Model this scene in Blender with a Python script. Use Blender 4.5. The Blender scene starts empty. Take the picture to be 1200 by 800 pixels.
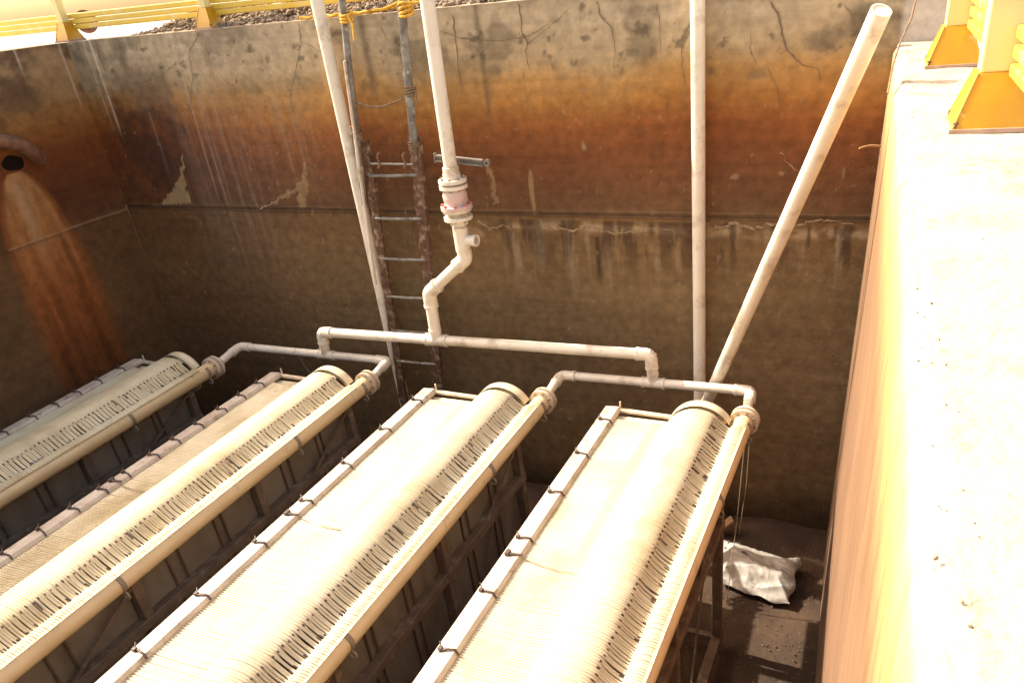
import bpy, bmesh, math, random
import numpy as np
from mathutils import Vector, Matrix

# ------------------------------------------------------------------ camera
S = bpy.context.scene
R = math.radians
cam = bpy.data.cameras.new('camera'); camo = bpy.data.objects.new('camera', cam)
S.collection.objects.link(camo); S.camera = camo
yaw, pitch, roll = -.444681, -.540196, -.1089305
f_ = Vector((math.sin(yaw)*math.cos(pitch), math.cos(yaw)*math.cos(pitch), math.sin(pitch)))
r0 = Vector((math.cos(yaw), -math.sin(yaw), 0)); u0 = r0.cross(f_)
rr = math.cos(roll)*r0 + math.sin(roll)*u0; uu = -math.sin(roll)*r0 + math.cos(roll)*u0
camo.matrix_world = Matrix((( rr.x, uu.x, -f_.x, 0), (rr.y, uu.y, -f_.y, 0), (rr.z, uu.z, -f_.z, 0), (0, 0, 0, 1)))
cam.sensor_width = 36; cam.lens = 929.22/1200*36
cam.shift_x = (600-655.14)/1200; cam.shift_y = (517.05-400)/1200
cam.clip_start = .05; cam.clip_end = 2000
S.render.resolution_x = 1024; S.render.resolution_y = 682

# ------------------------------------------------------------------ light
SUN_EL, SUN_AZ = 43.5, 5.          # sun stands over the left wall, a little beyond the back wall
sd = Vector((-math.cos(R(SUN_EL))*math.cos(R(SUN_AZ)), math.cos(R(SUN_EL))*math.sin(R(SUN_AZ)), math.sin(R(SUN_EL))))
w = bpy.data.worlds.new('World'); S.world = w; w.use_nodes = True
nt = w.node_tree; nt.nodes.clear()
sk = nt.nodes.new('ShaderNodeTexSky'); sk.sky_type = 'NISHITA'; sk.sun_disc = False
sk.sun_elevation = R(SUN_EL); sk.sun_rotation = math.atan2(sd.x, sd.y); sk.dust_density = 4.0; sk.air_density = 1.0; sk.ozone_density = .6
bg = nt.nodes.new('ShaderNodeBackground'); bg.inputs[1].default_value = .15
wo = nt.nodes.new('ShaderNodeOutputWorld')
wt = nt.nodes.new('ShaderNodeMix'); wt.data_type = 'RGBA'; wt.blend_type = 'MULTIPLY'; wt.inputs[0].default_value = 1; wt.inputs[7].default_value = (1.15, .97, .76, 1)   # warm tint over the sky colour, in place of a white balance
nt.links.new(sk.outputs[0], wt.inputs[6]); nt.links.new(wt.outputs[2], bg.inputs[0]); nt.links.new(bg.outputs[0], wo.inputs[0])
sl = bpy.data.lights.new('sun', 'SUN'); sl.energy = 2.7; sl.angle = R(.6); sl.color = (1, .91, .76)
so = bpy.data.objects.new('sun', sl); S.collection.objects.link(so)
so.rotation_euler = sd.to_track_quat('Z', 'Y').to_euler()
S.view_settings.view_transform = 'Standard'; S.view_settings.look = 'None'
S.view_settings.gamma = 1; S.view_settings.exposure = 1.82

# ------------------------------------------------------------------ helpers
rnd = random.Random(7); nrs = np.random.RandomState(11)
COL = S.collection

def tag(o, label=None, cat=None, group=None, kind=None):
    if label: o['label'] = label
    if cat: o['category'] = cat
    if group: o['group'] = group
    if kind: o['kind'] = kind
    return o

def thing(name, label, cat, loc, group=None):
    o = bpy.data.objects.new(name, None); COL.objects.link(o)
    o.location = loc; o.empty_display_size = .1
    return tag(o, label, cat, group)

class MB:
    """collects shapes in world coordinates, builds ONE mesh object"""
    def __init__(s): s.v = []; s.f = []; s.sm = []
    def add(s, vs, fs, smooth=False):
        n = len(s.v); s.v += [tuple(v) for v in vs]
        s.f += [tuple(i+n for i in f) for f in fs]; s.sm += [smooth]*len(fs); return s
    def box(s, x0, x1, y0, y1, z0, z1):
        s.add([(x0,y0,z0),(x1,y0,z0),(x1,y1,z0),(x0,y1,z0),(x0,y0,z1),(x1,y0,z1),(x1,y1,z1),(x0,y1,z1)],
              [(0,3,2,1),(4,5,6,7),(0,1,5,4),(1,2,6,5),(2,3,7,6),(3,0,4,7)]); return s
    def beam(s, a, b, wd, ht, up=(0,0,1)):
        a = Vector(a); b = Vector(b); d = (b-a).normalized(); up = Vector(up)
        sx = d.cross(up)
        if sx.length < 1e-4: sx = d.cross(Vector((0,1,0)))
        sx.normalize(); sy = sx.cross(d)
        vs = [p + sx*wd*.5*i + sy*ht*.5*j for p in (a, b) for i, j in ((-1,-1),(1,-1),(1,1),(-1,1))]
        s.add(vs, [(0,1,2,3),(7,6,5,4),(0,4,5,1),(1,5,6,2),(2,6,7,3),(3,7,4,0)]); return s
    def tube(s, pts, r, n=16, cap=True, hollow=0):
        pts = [Vector(p) for p in pts]; m = len(pts)
        rs = r if isinstance(r, (list, tuple)) else [r]*m
        T = []
        for i in range(m):
            d = pts[min(i+1, m-1)] - pts[max(i-1, 0)]; T.append(d.normalized() if d.length > 1e-9 else (T[-1] if T else Vector((0,0,1))))
        nrm = T[0].orthogonal().normalized(); vs = []
        for i in range(m):
            nrm = (nrm - T[i]*nrm.dot(T[i])).normalized(); b = T[i].cross(nrm)
            for k in range(n):
                a = 2*math.pi*k/n; vs.append(pts[i] + (nrm*math.cos(a) + b*math.sin(a))*rs[i])
        fs = [(i*n+k, i*n+(k+1) % n, (i+1)*n+(k+1) % n, (i+1)*n+k) for i in range(m-1) for k in range(n)]
        s.add(vs, fs, True)
        if cap: s.add(vs[:n], [tuple(reversed(range(n)))]); s.add(vs[-n:], [tuple(range(n))])
        return s
    def cyl(s, a, b, r, n=24): return s.tube([a, b], r, n)
    def ring(s, a, b, ro, ri, n=40):
        a = Vector(a); b = Vector(b); d = (b-a).normalized(); x = d.orthogonal().normalized(); y = d.cross(x)
        vs = [p + (x*math.cos(2*math.pi*k/n) + y*math.sin(2*math.pi*k/n))*q for p, q in ((a,ro),(b,ro),(b,ri),(a,ri)) for k in range(n)]
        for j in range(4):
            s.add([vs[j*n+k] for k in range(n)] + [vs[((j+1) % 4)*n+k] for k in range(n)],
                  [(k, (k+1) % n, n+(k+1) % n, n+k) for k in range(n)], j in (0, 2))
        return s
    def build(s, name, mat, parent=None, bevel=0):
        me = bpy.data.meshes.new(name)
        if parent is not None:
            o_ = parent
            off = Vector((0,0,0))
            while o_ is not None: off += o_.location; o_ = o_.parent
        else: off = Vector((0,0,0))
        vs = np.array(s.v, dtype=float) - np.array(off)
        me.from_pydata(vs.tolist(), [], s.f)
        me.polygons.foreach_set('use_smooth', s.sm); me.materials.append(mat); me.validate(); me.update()
        o = bpy.data.objects.new(name, me); COL.objects.link(o); o.parent = parent
        if bevel:
            md = o.modifiers.new('bevel', 'BEVEL'); md.width = bevel; md.segments = 2; md.limit_method = 'ANGLE'; md.angle_limit = R(40)
        return o

def fillet(pts, rad, n=8):
    pts = [Vector(p) for p in pts]; out = [pts[0]]
    for i in range(1, len(pts)-1):
        a, b, c = pts[i-1], pts[i], pts[i+1]
        u = (a-b).normalized(); v = (c-b).normalized(); ang = u.angle(v)
        t = min(rad/math.tan(ang/2), (a-b).length*.49, (c-b).length*.49)
        p, q = b+u*t, b+v*t
        for k in range(n+1):
            s_ = k/n; out.append(p*(1-s_)**2 + b*2*s_*(1-s_) + q*s_**2)
    out.append(pts[-1]); return out

# ---- materials
def mat(name, col, rough=.6, col2=None, scale=8, detail=6, bump=0, bscale=60, metal=0, spec=.5, dirt=None, dscale=3, dlo=.5, dhi=.65, stretch=(1,1,1), attr=False, coat=0, sss=0):
    m = bpy.data.materials.new(name); m.use_nodes = True; t = m.node_tree; N = t.nodes; L = t.links
    p = N['Principled BSDF']; p.inputs['Roughness'].default_value = rough; p.inputs['Metallic'].default_value = metal
    p.inputs['Specular IOR Level'].default_value = spec; p.inputs['Coat Weight'].default_value = coat
    if sss:
        p.inputs['Subsurface Weight'].default_value = sss; p.inputs['Subsurface Radius'].default_value = (.012, .009, .005); p.inputs['Subsurface Scale'].default_value = 1
    tc = N.new('ShaderNodeTexCoord'); mp = N.new('ShaderNodeMapping'); mp.inputs['Scale'].default_value = stretch
    L.new(tc.outputs['Object'], mp.inputs[0])
    def noise(sc, det, ro=.55):
        n = N.new('ShaderNodeTexNoise'); n.inputs['Scale'].default_value = sc; n.inputs['Detail'].default_value = det; n.inputs['Roughness'].default_value = ro
        L.new(mp.outputs[0], n.inputs[0]); return n
    n1 = noise(scale, detail)
    mx = N.new('ShaderNodeMix'); mx.data_type = 'RGBA'
    cr = N.new('ShaderNodeMapRange'); cr.inputs[1].default_value = .35; cr.inputs[2].default_value = .65
    L.new(n1.outputs[0], cr.inputs[0]); L.new(cr.outputs[0], mx.inputs[0])
    if attr:
        at = N.new('ShaderNodeAttribute'); at.attribute_name = 'stain'
        lo = N.new('ShaderNodeMix'); lo.data_type = 'RGBA'; lo.blend_type = 'MULTIPLY'; lo.inputs[0].default_value = 1
        lo.inputs[7].default_value = (.84,.84,.84,1); L.new(at.outputs[0], lo.inputs[6])
        hi = N.new('ShaderNodeMix'); hi.data_type = 'RGBA'; hi.blend_type = 'MULTIPLY'; hi.inputs[0].default_value = 1
        hi.inputs[7].default_value = (1.16,1.16,1.16,1); L.new(at.outputs[0], hi.inputs[6])
        L.new(lo.outputs[2], mx.inputs[6]); L.new(hi.outputs[2], mx.inputs[7])
    else:
        mx.inputs[6].default_value = (*col, 1); mx.inputs[7].default_value = (*(col2 or col), 1)
    out = mx.outputs[2]
    if dirt:
        n2 = noise(dscale, 8, .65); c2 = N.new('ShaderNodeMapRange'); c2.inputs[1].default_value = dlo; c2.inputs[2].default_value = dhi
        L.new(n2.outputs[0], c2.inputs[0]); m2 = N.new('ShaderNodeMix'); m2.data_type = 'RGBA'
        L.new(c2.outputs[0], m2.inputs[0]); L.new(out, m2.inputs[6]); m2.inputs[7].default_value = (*dirt, 1); out = m2.outputs[2]
    L.new(out, p.inputs['Base Color'])
    if bump:
        n3 = noise(bscale, 6, .6); b = N.new('ShaderNodeBump'); b.inputs['Strength'].default_value = bump; b.inputs['Distance'].default_value = .01
        L.new(n3.outputs[0], b.inputs['Height']); L.new(b.outputs[0], p.inputs['Normal'])
    return m

M = dict(
 wall = mat('stained_concrete', (1,1,1), .88, scale=14, bump=.5, bscale=45, attr=True, spec=.25),
 wall_smooth = mat('sunlit_stained_concrete', (1,1,1), .9, scale=4, detail=3, bump=.10, bscale=8, attr=True, spec=.2, stretch=(1,5,.6)),
 crack = mat('crack_dark', (.13,.09,.055), .95, (.22,.16,.10), 26),
 crust = mat('lime_crust', (.40,.29,.17), .95, (.20,.12,.06), 34, bump=.6),
 pvc = mat('white_pvc', (.80,.73,.62), .32, (.73,.65,.53), 5, dirt=(.36,.25,.15), dscale=7, dlo=.52, dhi=.78, bump=.05, bscale=30),
 pvc_old = mat('dusty_pvc', (.70,.58,.43), .38, (.58,.46,.33), 6, dirt=(.22,.14,.08), dscale=9, dlo=.56, dhi=.72),
 grey_pvc = mat('grey_white_rail', (.62,.54,.45), .5, (.46,.37,.29), 6, dirt=(.20,.13,.08), dscale=11, dlo=.55, dhi=.72, bump=.1),
 fibre = mat('fibre_cream', (.58,.52,.39), .24, (.49,.425,.29), 3.5, dirt=(.40,.30,.16), dscale=2.2, dlo=.50, dhi=.80, spec=.5),
 fibre_for_shade = mat('fibre_for_shade', (.72,.63,.44), .24, (.62,.52,.33), 3.5, dirt=(.40,.29,.14), dscale=2.2, dlo=.50, dhi=.80, spec=.5),  # copy of the fibre, lighter and yellower for the two shaded racks
 fibre_yellow = mat('fibre_yellowed', (.54,.46,.26), .26, (.50,.43,.29), 2.5, spec=.5),
 header = mat('header_cream', (.72,.56,.33), .34, (.63,.47,.26), 4, dirt=(.35,.22,.10), dscale=7, dlo=.6, dhi=.75),
 drum = mat('drum_cream', (.72,.63,.45), .3, (.62,.52,.33), 4),
 panel = mat('rack_panel', (.21,.175,.135), .75, (.155,.125,.093), 3, dirt=(.09,.06,.035), dscale=2.5, dlo=.45, dhi=.7, bump=.1, stretch=(1,1,.35)),
 frame = mat('rack_frame', (.155,.105,.070), .8, (.105,.068,.045), 9, dirt=(.24,.18,.13), dscale=12, dlo=.55, dhi=.68, bump=.3),
 rod = mat('dark_rod', (.07,.04,.025), .7, (.11,.06,.035), 10),
 tie_and_gap = mat('dark_tie_and_gap', (.05,.035,.03), .5, (.09,.06,.05), 20),
 strap = mat('strap', (.22,.18,.13), .6, (.30,.24,.18), 9),
 yellow = mat('yellow_paint', (.50,.265,.010), .40, (.42,.21,.008), 6, dirt=(.66,.52,.30), dscale=16, dlo=.64, dhi=.74, bump=.08, bscale=40),
 pale_yellow = mat('bleached_yellow_paint', (.72,.60,.27), .5, (.64,.53,.23), 5, dirt=(.72,.64,.45), dscale=10, dlo=.55, dhi=.72, bump=.06, bscale=40),
 slat = mat('slat_yellow', (.68,.47,.06), .45, (.60,.41,.05), 6, dirt=(.66,.55,.30), dscale=8, dlo=.56, dhi=.74, bump=.05),
 plate = mat('base_plate', (.45,.30,.22), .8, (.33,.21,.15), 14, bump=.2),
 ledge = mat('worn_ledge', (.42,.38,.31), .92, (.33,.29,.23), 7, dirt=(.21,.155,.10), dscale=5, dlo=.54, dhi=.74, bump=1, bscale=34),
 ground = mat('pale_ground', (.56,.50,.42), .95, (.46,.40,.32), 1.2, bump=.4, bscale=9),
 floor = mat('silt_floor', (.070,.038,.018), .8, (.034,.018,.009), 3.5, dirt=(.10,.058,.028), dscale=14, dlo=.58, dhi=.70, bump=.9, bscale=22),
 stone = mat('stone', (.30,.22,.15), .95, (.14,.10,.065), 25, bump=.4),
 grit = mat('grit', (.20,.13,.08), .95, (.10,.065,.04), 25),
 brick = mat('red_brick', (.36,.15,.08), .9, (.24,.09,.05), 12, bump=.3),
 grey = mat('weathered_pole', (.27,.26,.23), .7, (.13,.11,.09), 16, dirt=(.45,.42,.36), dscale=20, dlo=.58, dhi=.66, bump=.3),
 rust = mat('rusty_steel', (.15,.075,.04), .85, (.075,.035,.02), 22, dirt=(.34,.26,.18), dscale=18, dlo=.50, dhi=.68, bump=.6),
 galv = mat('dull_metal', (.36,.33,.28), .5, (.24,.20,.16), 14, metal=.4),
 pink = mat('pink_pvc', (.66,.50,.45), .35, (.60,.43,.38), 7, spec=.5),
 redp = mat('red_plastic', (.60,.20,.15), .45, (.52,.15,.11), 10),
 rope = mat('yellow_rope', (.75,.42,.04), .8, (.5,.26,.03), 30, bump=.4),
 brownrope = mat('old_rope', (.26,.17,.10), .9, (.15,.09,.05), 30),
 bag = mat('silver_sack', (.46,.43,.39), .34, (.36,.33,.29), 7, dirt=(.17,.13,.10), dscale=6, dlo=.57, dhi=.68, metal=.05, bump=.15, bscale=20),
 wire = mat('thin_wire', (.42,.34,.24), .5),
 pipe_rust = mat('rust_pipe', (.22,.10,.055), .9, (.10,.045,.025), 14, bump=1, bscale=25),
 dark = mat('outlet_shade', (.012,.007,.004), .95, spec=.1),
 timber = mat('timber', (.40,.24,.12), .85, (.28,.16,.08), 14),
)

def pix(x, y): return rr*(x-655.14) - uu*(y-517.05) + f_*929.22
def onY(x, y, Y): d = pix(x, y); return d*(Y/d.y)
def onX(x, y, X): d = pix(x, y); return d*(X/d.x)

# ---- numpy noise for wall staining
_G = {}
def vnoise(x, y, seed):
    if seed not in _G: _G[seed] = np.random.RandomState(seed).rand(256, 256)
    g = _G[seed]
    xi = np.floor(x).astype(int); yi = np.floor(y).astype(int); fx = x-xi; fy = y-yi
    fx = fx*fx*(3-2*fx); fy = fy*fy*(3-2*fy)
    a = g[xi % 256, yi % 256]; b = g[(xi+1) % 256, yi % 256]; c = g[xi % 256, (yi+1) % 256]; d = g[(xi+1) % 256, (yi+1) % 256]
    return (a*(1-fx)+b*fx)*(1-fy) + (c*(1-fx)+d*fx)*fy
def fbm(x, y, seed, o=5):
    s = 0; a = .5; t = 0
    for k in range(o): s = s + a*vnoise(x*2**k, y*2**k, seed+k*13); t += a; a *= .55
    return s/t
def sstep(a, b, x):
    t = np.clip((x-a)/(b-a), 0, 1); return t*t*(3-2*t)
def mixc(c, d, k): return c*(1-k[..., None]) + np.array(d)*k[..., None]
def ramp(z, stops):
    zs = [s[0] for s in stops]; cs = np.array([s[1] for s in stops])
    return np.stack([np.interp(z, zs, cs[:, i]) for i in range(3)], -1)

TOP, BOT, JOINT = -.175, -3.9, -1.465

def stained_wall(name, P, nu, nv, colfn, dispfn, thick, label, cat, m=None):
    """P(u,v)->xyz front surface grid (u along, v up); 'thick' = vector to the back side"""
    u = np.linspace(0, 1, nu); v = np.linspace(0, 1, nv); U, V = np.meshgrid(u, v, indexing='ij')
    X, Y, Z = P(U, V); nx = np.array(thick, float); nx /= -np.linalg.norm(nx)
    d = dispfn(X, Y, Z)
    pts = np.stack([X+nx[0]*d, Y+nx[1]*d, Z], -1).reshape(-1, 3)
    col = colfn(X, Y, Z).reshape(-1, 3)
    idx = np.arange(nu*nv).reshape(nu, nv)
    q = np.stack([idx[:-1,:-1], idx[1:,:-1], idx[1:,1:], idx[:-1,1:]], -1).reshape(-1, 4)
    # box behind
    rim = list(idx[:, 0]) + list(idx[-1, 1:]) + list(idx[-2::-1, -1]) + list(idx[0, -2:0:-1])
    back = pts[rim] + np.array(thick); n0 = len(pts); nr = len(rim)
    allp = np.vstack([pts, back]); rimcol = col[rim]
    faces = q.tolist() + [(rim[(i+1) % nr], rim[i], n0+i, n0+(i+1) % nr) for i in range(nr)] + [tuple(n0+i for i in reversed(range(nr)))]
    me = bpy.data.meshes.new(name); me.from_pydata(allp.tolist(), [], faces)
    a = me.color_attributes.new('stain', 'FLOAT_COLOR', 'POINT')
    c4 = np.ones((len(allp), 4)); c4[:n0, :3] = col; c4[n0:, :3] = rimcol
    a.data.foreach_set('color', c4.ravel().astype(np.float32))
    me.materials.append(m or M['wall']); me.update()
    o = bpy.data.objects.new(name, me); COL.objects.link(o)
    return tag(o, label, cat)

def base_bands(s, Z, seed):
    """tide-line colours of the basin concrete by height; s = position along the wall"""
    wob = (fbm(s*1.1, Z*.8, seed)-.5)*.22 + (fbm(s*6, Z*4, seed+5)-.5)*.07
    z = Z + wob
    c = ramp(z, [(-3.9,(.115,.066,.028)), (-3.55,(.165,.104,.049)), (-2.6,(.186,.120,.058)), (-2.0,(.194,.127,.060)), (-1.5,(.172,.098,.042)), (-1.42,(.135,.068,.031)),
                 (-1.1,(.165,.060,.021)), (-.90,(.225,.078,.021)), (-.78,(.31,.135,.034)), (-.62,(.37,.205,.070)),
                 (-.50,(.38,.275,.155)), (-.3,(.41,.325,.215)), (-.15,(.39,.31,.21))])  # lower stops are lightened to lift the shade in the pit
    return c

def blob(X, Z, x, z, rx, rz, seed, edge=.5):
    d = np.sqrt(((X-x)/rx)**2 + ((Z-z)/rz)**2) + (fbm(X*7, Z*7, seed)-.5)*1.3
    return 1 - sstep(1-edge, 1, d)

def back_col(X, Y, Z):
    c = base_bands(X, Z, 3)
    up = sstep(-.75, -.45, Z)
    # mould specks and mottling on the pale band
    mo = fbm(X*3.2, Z*5, 21); c = c*(1 - .38*up[...,None]*sstep(.5, .66, mo)[...,None])
    sp = fbm(X*13, Z*15, 23); c = mixc(c, (.10,.075,.05), up*sstep(.66, .74, sp)*.7)
    # horizontal board marks
    bm = fbm(X*.9, Z*34, 27, 3); c = c*(1 + (bm-.5)[...,None]*.30)
    fine = fbm(X*22, Z*22, 29, 3); c = c*(1 + (fine-.5)[...,None]*.22)
    # general blotches
    bl = fbm(X*1.3, Z*1.5, 31); c = c*(1 + (bl-.5)[...,None]*.55)
    # left part of the wall darker and redder
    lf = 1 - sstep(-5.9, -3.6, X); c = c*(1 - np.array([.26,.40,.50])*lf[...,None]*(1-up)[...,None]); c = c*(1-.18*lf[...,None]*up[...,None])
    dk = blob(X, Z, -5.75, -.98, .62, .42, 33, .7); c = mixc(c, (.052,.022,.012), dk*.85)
    # white lime runs between the corner and the left white pipe
    st = fbm(X*24 + Z*.5, Z*.55, 35, 4)
    env = np.exp(-((X+5.05)/.42)**2)*sstep(-2.5, -1.3, Z)*(1-sstep(-.35, -.18, Z)*.5)
    c = mixc(c, (.40,.33,.26), np.clip(.3+sstep(.42, .70, st), 0, 1)*env*.22)
    st2 = fbm(X*15 + Z*.3, Z*.4, 37, 4); env2 = np.exp(-((X+4.35)/.55)**2)*sstep(-1.7, -.8, Z)
    c = mixc(c, (.36,.28,.19), (.25+sstep(.45, .75, st2))*env2*.28)
    for x0, z1, wd, k in ((-6.05,-.95,.010,.75), (-6.12,-.9,.007,.45), (-5.97,-.62,.007,.4), (-5.2,-1.45,.008,.28), (-5.12,-1.6,.007,.2), (-5.66,-1.3,.006,.15)):
        k2 = np.exp(-((X-x0-(Z+.2)*.02)/wd)**2)*(Z > z1)*sstep(z1, z1+.25, Z); c = mixc(c, (.52,.45,.36), k2*k)
    # dark runs from the top
    for x0, z1, wd in ((-5.98,-.6,.03), (-5.75,-.55,.05), (-6.2,-.5,.05), (-3.5,-.8,.03), (-2.63,-1.0,.022)):
        k2 = np.exp(-((X-x0)/wd)**2)*sstep(z1, z1+.3, Z); c = mixc(c, (.10,.07,.045), k2*.6*(.5+fbm(X*9, Z*9, 39)))
    # grey mould cloud by the corner, top
    cl = blob(X, Z, -5.6, -.52, .55, .22, 41, .8); c = mixc(c, (.12,.085,.055), cl*.65)
    # construction joint: thin pale line above, dark below, ragged lime crust under it
    j = np.exp(-((Z-JOINT-.012)/.008)**2); c = mixc(c, (.22,.15,.10), j*.55*(X > -6.0))
    j = np.exp(-((Z-JOINT+.008)/.010)**2); c = mixc(c, (.035,.02,.012), j*.75)
    rag = fbm(X*3.5, X*0+2, 43)*.16; e = sstep(-2.95, -2.5, X)
    cr = np.exp(-((Z-(JOINT-.055-rag*.5))/.028)**2)*sstep(.38, .6, fbm(X*11, Z*16, 45))*e
    c = mixc(c, (.40,.29,.17), np.clip(cr*1.2, 0, 1)*.75)
    en = sstep(.50, .78, fbm(X*14, Z*1.4, 47, 4))*sstep(-2.15, -1.62, Z)*(Z < JOINT-.05)*e
    c = mixc(c, (.33,.26,.17), en*.85)
    db = sstep(.5, .62, fbm(X*13+4, Z*2.0, 49))*sstep(-1.95, -1.6, Z)*(Z < JOINT-.04)*e
    c = mixc(c, (.045,.022,.012), db*.65)
    # dark run with a round blot below the joint
    k2 = np.exp(-((X+1.93)/.018)**2)*sstep(-2.0, -1.85, Z)*(Z < -1.62); c = mixc(c, (.03,.02,.012), k2*.8)
    # chipped tan patches
    for x, z, rx, rz in ( (-2.38,-1.32,.02,.2), (-1.98,-1.02,.016,.05), (-1.0,-1.22,.03,.02), (-.72,-1.2,.03,.02), (-2.95,-1.62,.16,.05)):
        c = mixc(c, (.30,.20,.10), blob(X, Z, x, z, rx, rz, 51, .35)*.75)
    for pg, k0 in ((((213,180),(216,205),(222,238),(188,239),(200,226),(209,212)), .8), (((358,188),(361,205),(360,243),(352,243),(350,222),(336,232),(318,241),(340,222),(352,212)), .55), (((571,185),(577,200),(582,215),(584,240),(577,240),(577,222),(573,205)), .5)):
        P_ = [(p.x, p.z) for p in (onY(a, b, 5) for a, b in pg)]; xx = X + (fbm(X*16, Z*16, 151)-.5)*.07; zz = Z + (fbm(X*16, Z*16, 153)-.5)*.07
        ins = np.zeros(X.shape, bool)
        for (x1, z1), (x2, z2) in zip(P_, P_[1:]+P_[:1]):
            ins ^= ((z1 > zz) != (z2 > zz)) & (xx < (x2-x1)*(zz-z1)/((z2-z1) or 1e-9)+x1)
        c = mixc(c, (.34,.24,.12), ins*k0)
    # mould blot and water stain, upper middle
    for x, z, rx, rz in ((-1.62,-.50,.07,.035), (-1.5,-.49,.04,.04), (-2.55,-.55,.09,.05), (-1.15,-.62,.05,.05), (-.52,-.48,.14,.08), (-.35,-.42,.1,.12), (-.12,-.45,.1,.1), (-.9,-.66,.10,.05)):
        c = mixc(c, (.13,.10,.065), blob(X, Z, x, z, rx, rz, 53, .8)*.7)
    # faint lime dots
    sp = fbm(X*30, Z*22, 55, 2); c = mixc(c, (.32,.25,.17), sstep(.83, .9, sp)*(1-up)*.45)
    # darker towards the foot
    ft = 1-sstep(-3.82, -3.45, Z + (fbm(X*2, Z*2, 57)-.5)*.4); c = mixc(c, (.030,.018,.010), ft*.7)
    # face above the ledge on the right, bounced light painted in as pale pink
    rt = sstep(-.16, -.12, X)*(Z > -.56); c = mixc(c, (.50,.42,.35), rt)
    return np.clip(c*1.0, .004, .8)

def back_disp(X, Y, Z):
    d = (fbm(X*3, Z*3, 61)-.5)*.008 + (fbm(X*16, Z*16, 63)-.5)*.003
    d += np.where(np.abs(Z-JOINT+.004) < .012, -.008, 0)
    d += np.where(Z < JOINT-.02, -.004, 0)
    return d
LEFTX = -6.315
back_wall = stained_wall('concrete_wall', lambda U, V: (LEFTX + U*(3.2-LEFTX), 5+U*0, BOT+V*(TOP-BOT)), 860, 340, back_col, back_disp, (0, .3, 0),
    'long rust-banded concrete wall at the back of the basin with the ladder and white pipes against it', 'wall')

def left_col(X, Y, Z):
    s = -Y; zz = Z
    c = base_bands(s+20, zz, 71)*.78
    up = sstep(-.85, -.45, Z)
    c = mixc(c, (.20,.14,.06), up*.35)
    mo = fbm(s*2.5+9, Z*4, 73); c = mixc(c, (.075,.048,.028), np.clip(up*sstep(.45, .6, mo), 0, 1)*.75)
    lo = 1-up; c = c*(1 + (fbm(s*1.1+30, Z*1.2, 75)-.5)[...,None]*.9); c = c*np.array([1.0,.84,.76])*(1-.15*lo[...,None])
    c = c*(1 + (fbm(s*.8+3, Z*30, 77, 3)-.5)[...,None]*.25)
    # rust fan below the outlet
    y0 = 4.12; h = np.clip(-.98-Z, 0, 5); wd = .07 + .19*(1-np.exp(-h/.20)) + .08*h; cx = 4.155 - .02*h
    wv = (fbm(Y*2.6, Z*1.5, 79)-.5)*.25
    k = np.where(Z > -.98, 0, 1-sstep(.72, 1.04, np.abs(Y-cx)/wd + wv))
    fan = ramp(-Z, [(.9,(.36,.20,.090)), (1.4,(.38,.175,.062)), (1.9,(.29,.105,.030)), (2.8,(.16,.052,.014)), (3.9,(.08,.03,.012))])
    fs = fbm(Y*16, Z*1.2, 81, 4); fan = fan*(.35+1.0*fs[...,None])*np.array([1,.93,.85])
    fd = 1-.45*sstep(2.2, 3.4, -Z); k = k*fd
    c = c*(1-k[...,None]) + fan*k[...,None]
    rim = np.exp(-((np.abs(Y-cx)/wd+wv-.98)/.10)**2)*(Z < -1.0)*(1-sstep(1.6,2.8,-Z)); c = mixc(c, (.22,.070,.018), rim*.7)
    # inner pale tongue
    k3 = np.exp(-((Y-cx+.02)/.05)**2)*sstep(1.0, 1.1, -Z)*(1-sstep(1.3, 1.8, -Z)); c = mixc(c, (.38,.27,.17), k3*.4)
    # crooked joint
    jz = JOINT - .015 + (fbm(Y*1.2, Y*0+1, 83)-.5)*.03
    j = np.exp(-((Z-jz)/.007)**2); c = mixc(c, (.34,.23,.15), j*.6*sstep(.3, .5, fbm(Y*5, Y*0, 85)))
    j = np.exp(-((Z-jz+.014)/.008)**2); c = mixc(c, (.03,.016,.01), j*.45)
    for y0_, z1, wd_ in ((4.93,-.7,.008), (4.55,-.45,.008)):
        k2 = np.exp(-((Y-y0_)/wd_)**2)*sstep(z1, z1+.2, Z); c = mixc(c, (.5,.42,.33), k2*.7)
    return np.clip(c, .004, .8)
left_wall = stained_wall('concrete_wall', lambda U, V: (LEFTX+U*0, -2+U*7, BOT+V*(TOP-BOT)), 620, 420, left_col,
    lambda X, Y, Z: (fbm(Y*3, Z*3, 87)-.5)*.012, (-.3, 0, 0), 'dark rust-brown concrete wall on the left with an orange fan stain below its outlet', 'wall')

LZ = -.535
def rtop(y): return -.17 + .051*(5-y)
def rbot(y): return -.262 + .066*(5-y)
def right_col(X, Y, Z):
    z = Z + (fbm(Y*1.5, Z*.5, 91)-.5)*.14
    c = ramp(z, [(-3.9,(.20,.125,.080)), (-3.0,(.165,.097,.060)), (-2.0,(.170,.103,.062)), (-1.35,(.176,.106,.062)), (-1.02,(.190,.112,.060)), (-.88,(.27,.168,.080)), (-.74,(.38,.25,.105)), (-.60,(.44,.33,.18)), (-.5,(.50,.42,.30))])
    c = c*(1+(fbm(Y*30, Z*1.2, 93, 3)-.5)[...,None]*.20)*(1+(fbm(Y*6, Z*.5, 95)-.5)[...,None]*.30)
    dk = sstep(.70, .78, fbm(Y*40, Z*9, 97)); c = mixc(c, (.16,.09,.05), dk*.5)
    return np.clip(c, .01, .8)
def rightP(U, V):
    y = 5 - U*7; xb = rbot(y); xt = rtop(y); x = xb + (xt-xb)*V
    x = x + .02*sstep(.985, 1.0, V)
    return x, y, BOT + V*(LZ-BOT)
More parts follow.
